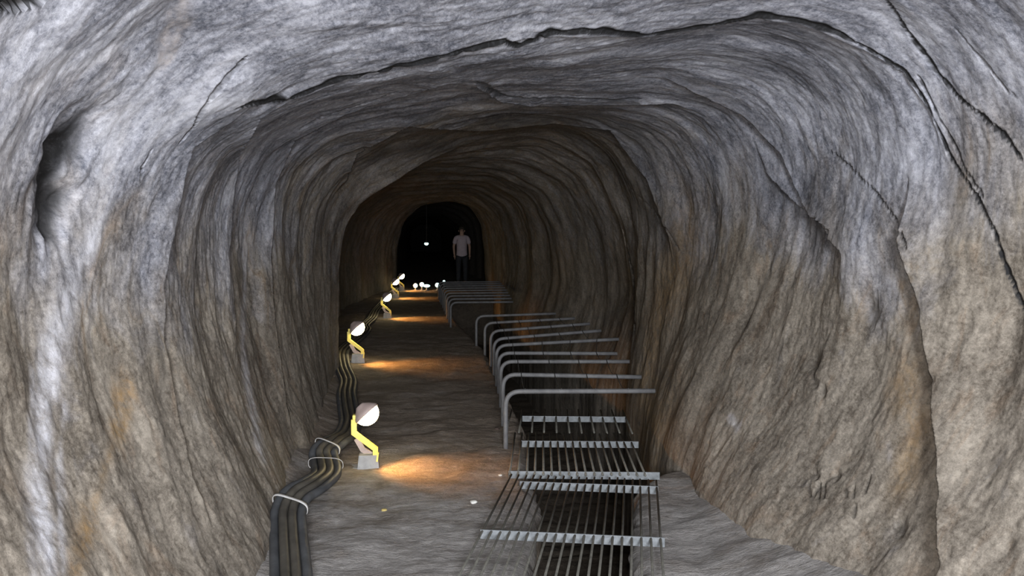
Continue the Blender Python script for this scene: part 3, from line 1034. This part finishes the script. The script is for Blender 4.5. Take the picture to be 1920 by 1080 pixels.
M_skin = simple('skin', (.42, .27, .20), (.50, .33, .25), .6, 0, 8, 0)
M_shirt = simple('pale_shirt', (.50, .42, .46), (.58, .50, .54), .8, 0, 12, .1)
M_trous = simple('dark_trousers', (.02, .022, .026), (.04, .042, .05), .85, 0, 12, .1)
M_hair = simple('dark_hair', (.02, .016, .012), (.05, .04, .03), .7, 0, 40, .2)
M_shoe = simple('dark_shoes', (.03, .025, .02), (.05, .045, .04), .6, 0, 20, 0)
pd_ = 27.6
pp = at_depth(866, 530, pd_)
root = empty('person', (pp[0], pd_, floor_z(pp[0], pd_)), math.radians(6))
tag(root, 'person in a pale short-sleeved shirt and dark trousers standing far down the tunnel', 'person')
J = [((0, 0, .96), (.125, .085)), ((0, 0, 1.12), (.135, .095)), ((0, -.005, 1.32), (.165, .11)), ((0, 0, 1.45), (.10, .075)), ((0, 0, 1.52), .055), ((0, -.015, 1.60), (.075, .088)), ((0, -.015, 1.70), (.066, .08)),
     ((.185, 0, 1.42), .058), ((.245, .02, 1.16), .042), ((.235, -.05, .93), .03), ((.232, -.07, .86), (.04, .022)),
     ((-.185, 0, 1.42), .058), ((-.245, .02, 1.16), .042), ((-.235, -.05, .93), .03), ((-.232, -.07, .86), (.04, .022)),
     ((.095, 0, .86), .075), ((.105, -.015, .50), .058), ((.11, .01, .10), .04), ((.12, -.12, .045), .038),
     ((-.095, 0, .86), .075), ((-.105, -.015, .50), .058), ((-.11, .01, .10), .04), ((-.12, -.12, .045), .038)]
E = [(0, 1), (1, 2), (2, 3), (3, 4), (4, 5), (5, 6), (3, 7), (7, 8), (8, 9), (9, 10), (3, 11), (11, 12), (12, 13), (13, 14),
     (0, 15), (15, 16), (16, 17), (17, 18), (0, 19), (19, 20), (20, 21), (21, 22)]
body = skin_mesh('body', J, E, M_skin, root)
# fingers: short chains rooted in each palm
for sx in (1, -1):
    fb = bmesh.new()
    for q, (dy, ln) in enumerate(((-.028, .075), (-.01, .085), (.008, .08), (.024, .062))):
        add_tube(fb, [(sx * .232, -.07 + dy, .85), (sx * .232, -.073 + dy, .85 - ln * .55), (sx * .222, -.078 + dy, .85 - ln)], [.0095, .009, .007], 8)
    add_tube(fb, [(sx * .226, -.10, .875), (sx * .222, -.122, .845), (sx * .218, -.124, .815)], [.011, .010, .008], 8)
    add_tube(fb, [(sx * .232, -.07, .90), (sx * .232, -.072, .865), (sx * .232, -.073, .84)], [.026, .036, .03], 12)
    from_bm('hand', fb, M_skin, root)
shirt = skin_mesh('shirt', [((0, 0, .80), (.20, .15)), ((0, 0, .92), (.186, .138)), ((0, 0, 1.12), (.168, .124)), ((0, -.005, 1.32), (.188, .132)), ((0, 0, 1.45), (.115, .092)),
                            ((.185, 0, 1.425), .078), ((.232, .015, 1.22), .068), ((-.185, 0, 1.425), .078), ((-.232, .015, 1.22), .068)],
                  [(0, 1), (1, 2), (2, 3), (3, 4), (4, 5), (5, 6), (4, 7), (7, 8)], M_shirt, root)
tr = skin_mesh('trousers', [((0, 0, .98), (.168, .122)), ((.098, 0, .84), .112), ((.106, -.012, .50), .078), ((.11, .008, .07), .066),
                            ((-.098, 0, .84), .112), ((-.106, -.012, .50), .078), ((-.11, .008, .07), .066)],
               [(0, 1), (1, 2), (2, 3), (0, 4), (4, 5), (5, 6)], M_trous, root)
for sx in (1, -1):
    bm = bmesh.new()
    r = bmesh.ops.create_uvsphere(bm, u_segments=14, v_segments=10, radius=1)
    bmesh.ops.transform(bm, matrix=Matrix.Translation((sx * .115, -.06, .045)) @ Matrix.Diagonal((.052, .14, .05, 1)), verts=r['verts'])
    from_bm('shoe', bm, M_shoe, root)
bm = bmesh.new()
r = bmesh.ops.create_uvsphere(bm, u_segments=18, v_segments=12, radius=1)
bmesh.ops.transform(bm, matrix=Matrix.Translation((0, .008, 1.69)) @ Matrix.Diagonal((.092, .108, .10, 1)), verts=r['verts'])
for v in list(bm.verts):
    if v.co.y < -.045 and v.co.z < 1.70: v.co.y = -.045 + (v.co.y + .045) * .1
from_bm('hair', bm, M_hair, root)
for sx in (1, -1):
    bm = bmesh.new()
    r = bmesh.ops.create_uvsphere(bm, u_segments=8, v_segments=6, radius=.012)
    bmesh.ops.transform(bm, matrix=Matrix.Translation((sx * .03, -.098, 1.645)), verts=r['verts'])
    from_bm('eye', bm, M_hair, root)
    bm = bmesh.new()
    add_tube(bm, [(sx * .08, -.012, 1.655), (sx * .094, -.005, 1.64), (sx * .084, -.012, 1.60)], [.008, .012, .007], 8)
    from_bm('ear', bm, M_skin, root)
bm = bmesh.new()
add_tube(bm, [(0, -.10, 1.645), (0, -.122, 1.605), (0, -.105, 1.597)], [.009, .014, .009], 8)
from_bm('nose', bm, M_skin, root)

# ------------------------------------------------------------------ light
w = bpy.data.worlds.new('world')
SC.world = w
w.use_nodes = True
w.node_tree.nodes['Background'].inputs[0].default_value = (0.55, 0.7, 1.0, 1)
w.node_tree.nodes['Background'].inputs[1].default_value = 0.0


def area(name, loc, target, size, energy, color):
    ld = bpy.data.lights.new(name, 'AREA')
    ld.shape = 'RECTANGLE'
    ld.size, ld.size_y = size
    ld.energy = energy; ld.color = color
    o = bpy.data.objects.new(name, ld)
    link(o)
    o.location = loc
    o.rotation_euler = (Vector(target) - Vector(loc)).to_track_quat('-Z', 'Y').to_euler()
    return o


# daylight at the tunnel mouth, behind the photographer
area('mouth_daylight', (0.15, -2.8, 1.85), (0.5, 6, 1.0), (1.0, 0.9), 720, (0.92, 0.955, 1.0))
# the camera's own flash
fl = bpy.data.lights.new('camera_flash', 'SPOT')
fl.energy = 255; fl.color = (1.0, 0.96, 0.9); fl.spot_size = math.radians(95); fl.spot_blend = 0.6; fl.shadow_soft_size = 0.03
fo = bpy.data.objects.new('camera_flash', fl); link(fo)
fo.location = (0.03, 0.02, 1.60)
fo.rotation_euler = (PI / 2 - PITCH, 0, -YAW)

SC.cycles.diffuse_bounces = 2
SC.cycles.use_denoising = True
SC.cycles.denoising_prefilter = 'NONE'
SC.view_settings.view_transform = 'Standard'
SC.view_settings.look = 'None'
SC.view_settings.gamma = 1
SC.view_settings.exposure = 0.0
SC.view_settings.use_curve_mapping = False
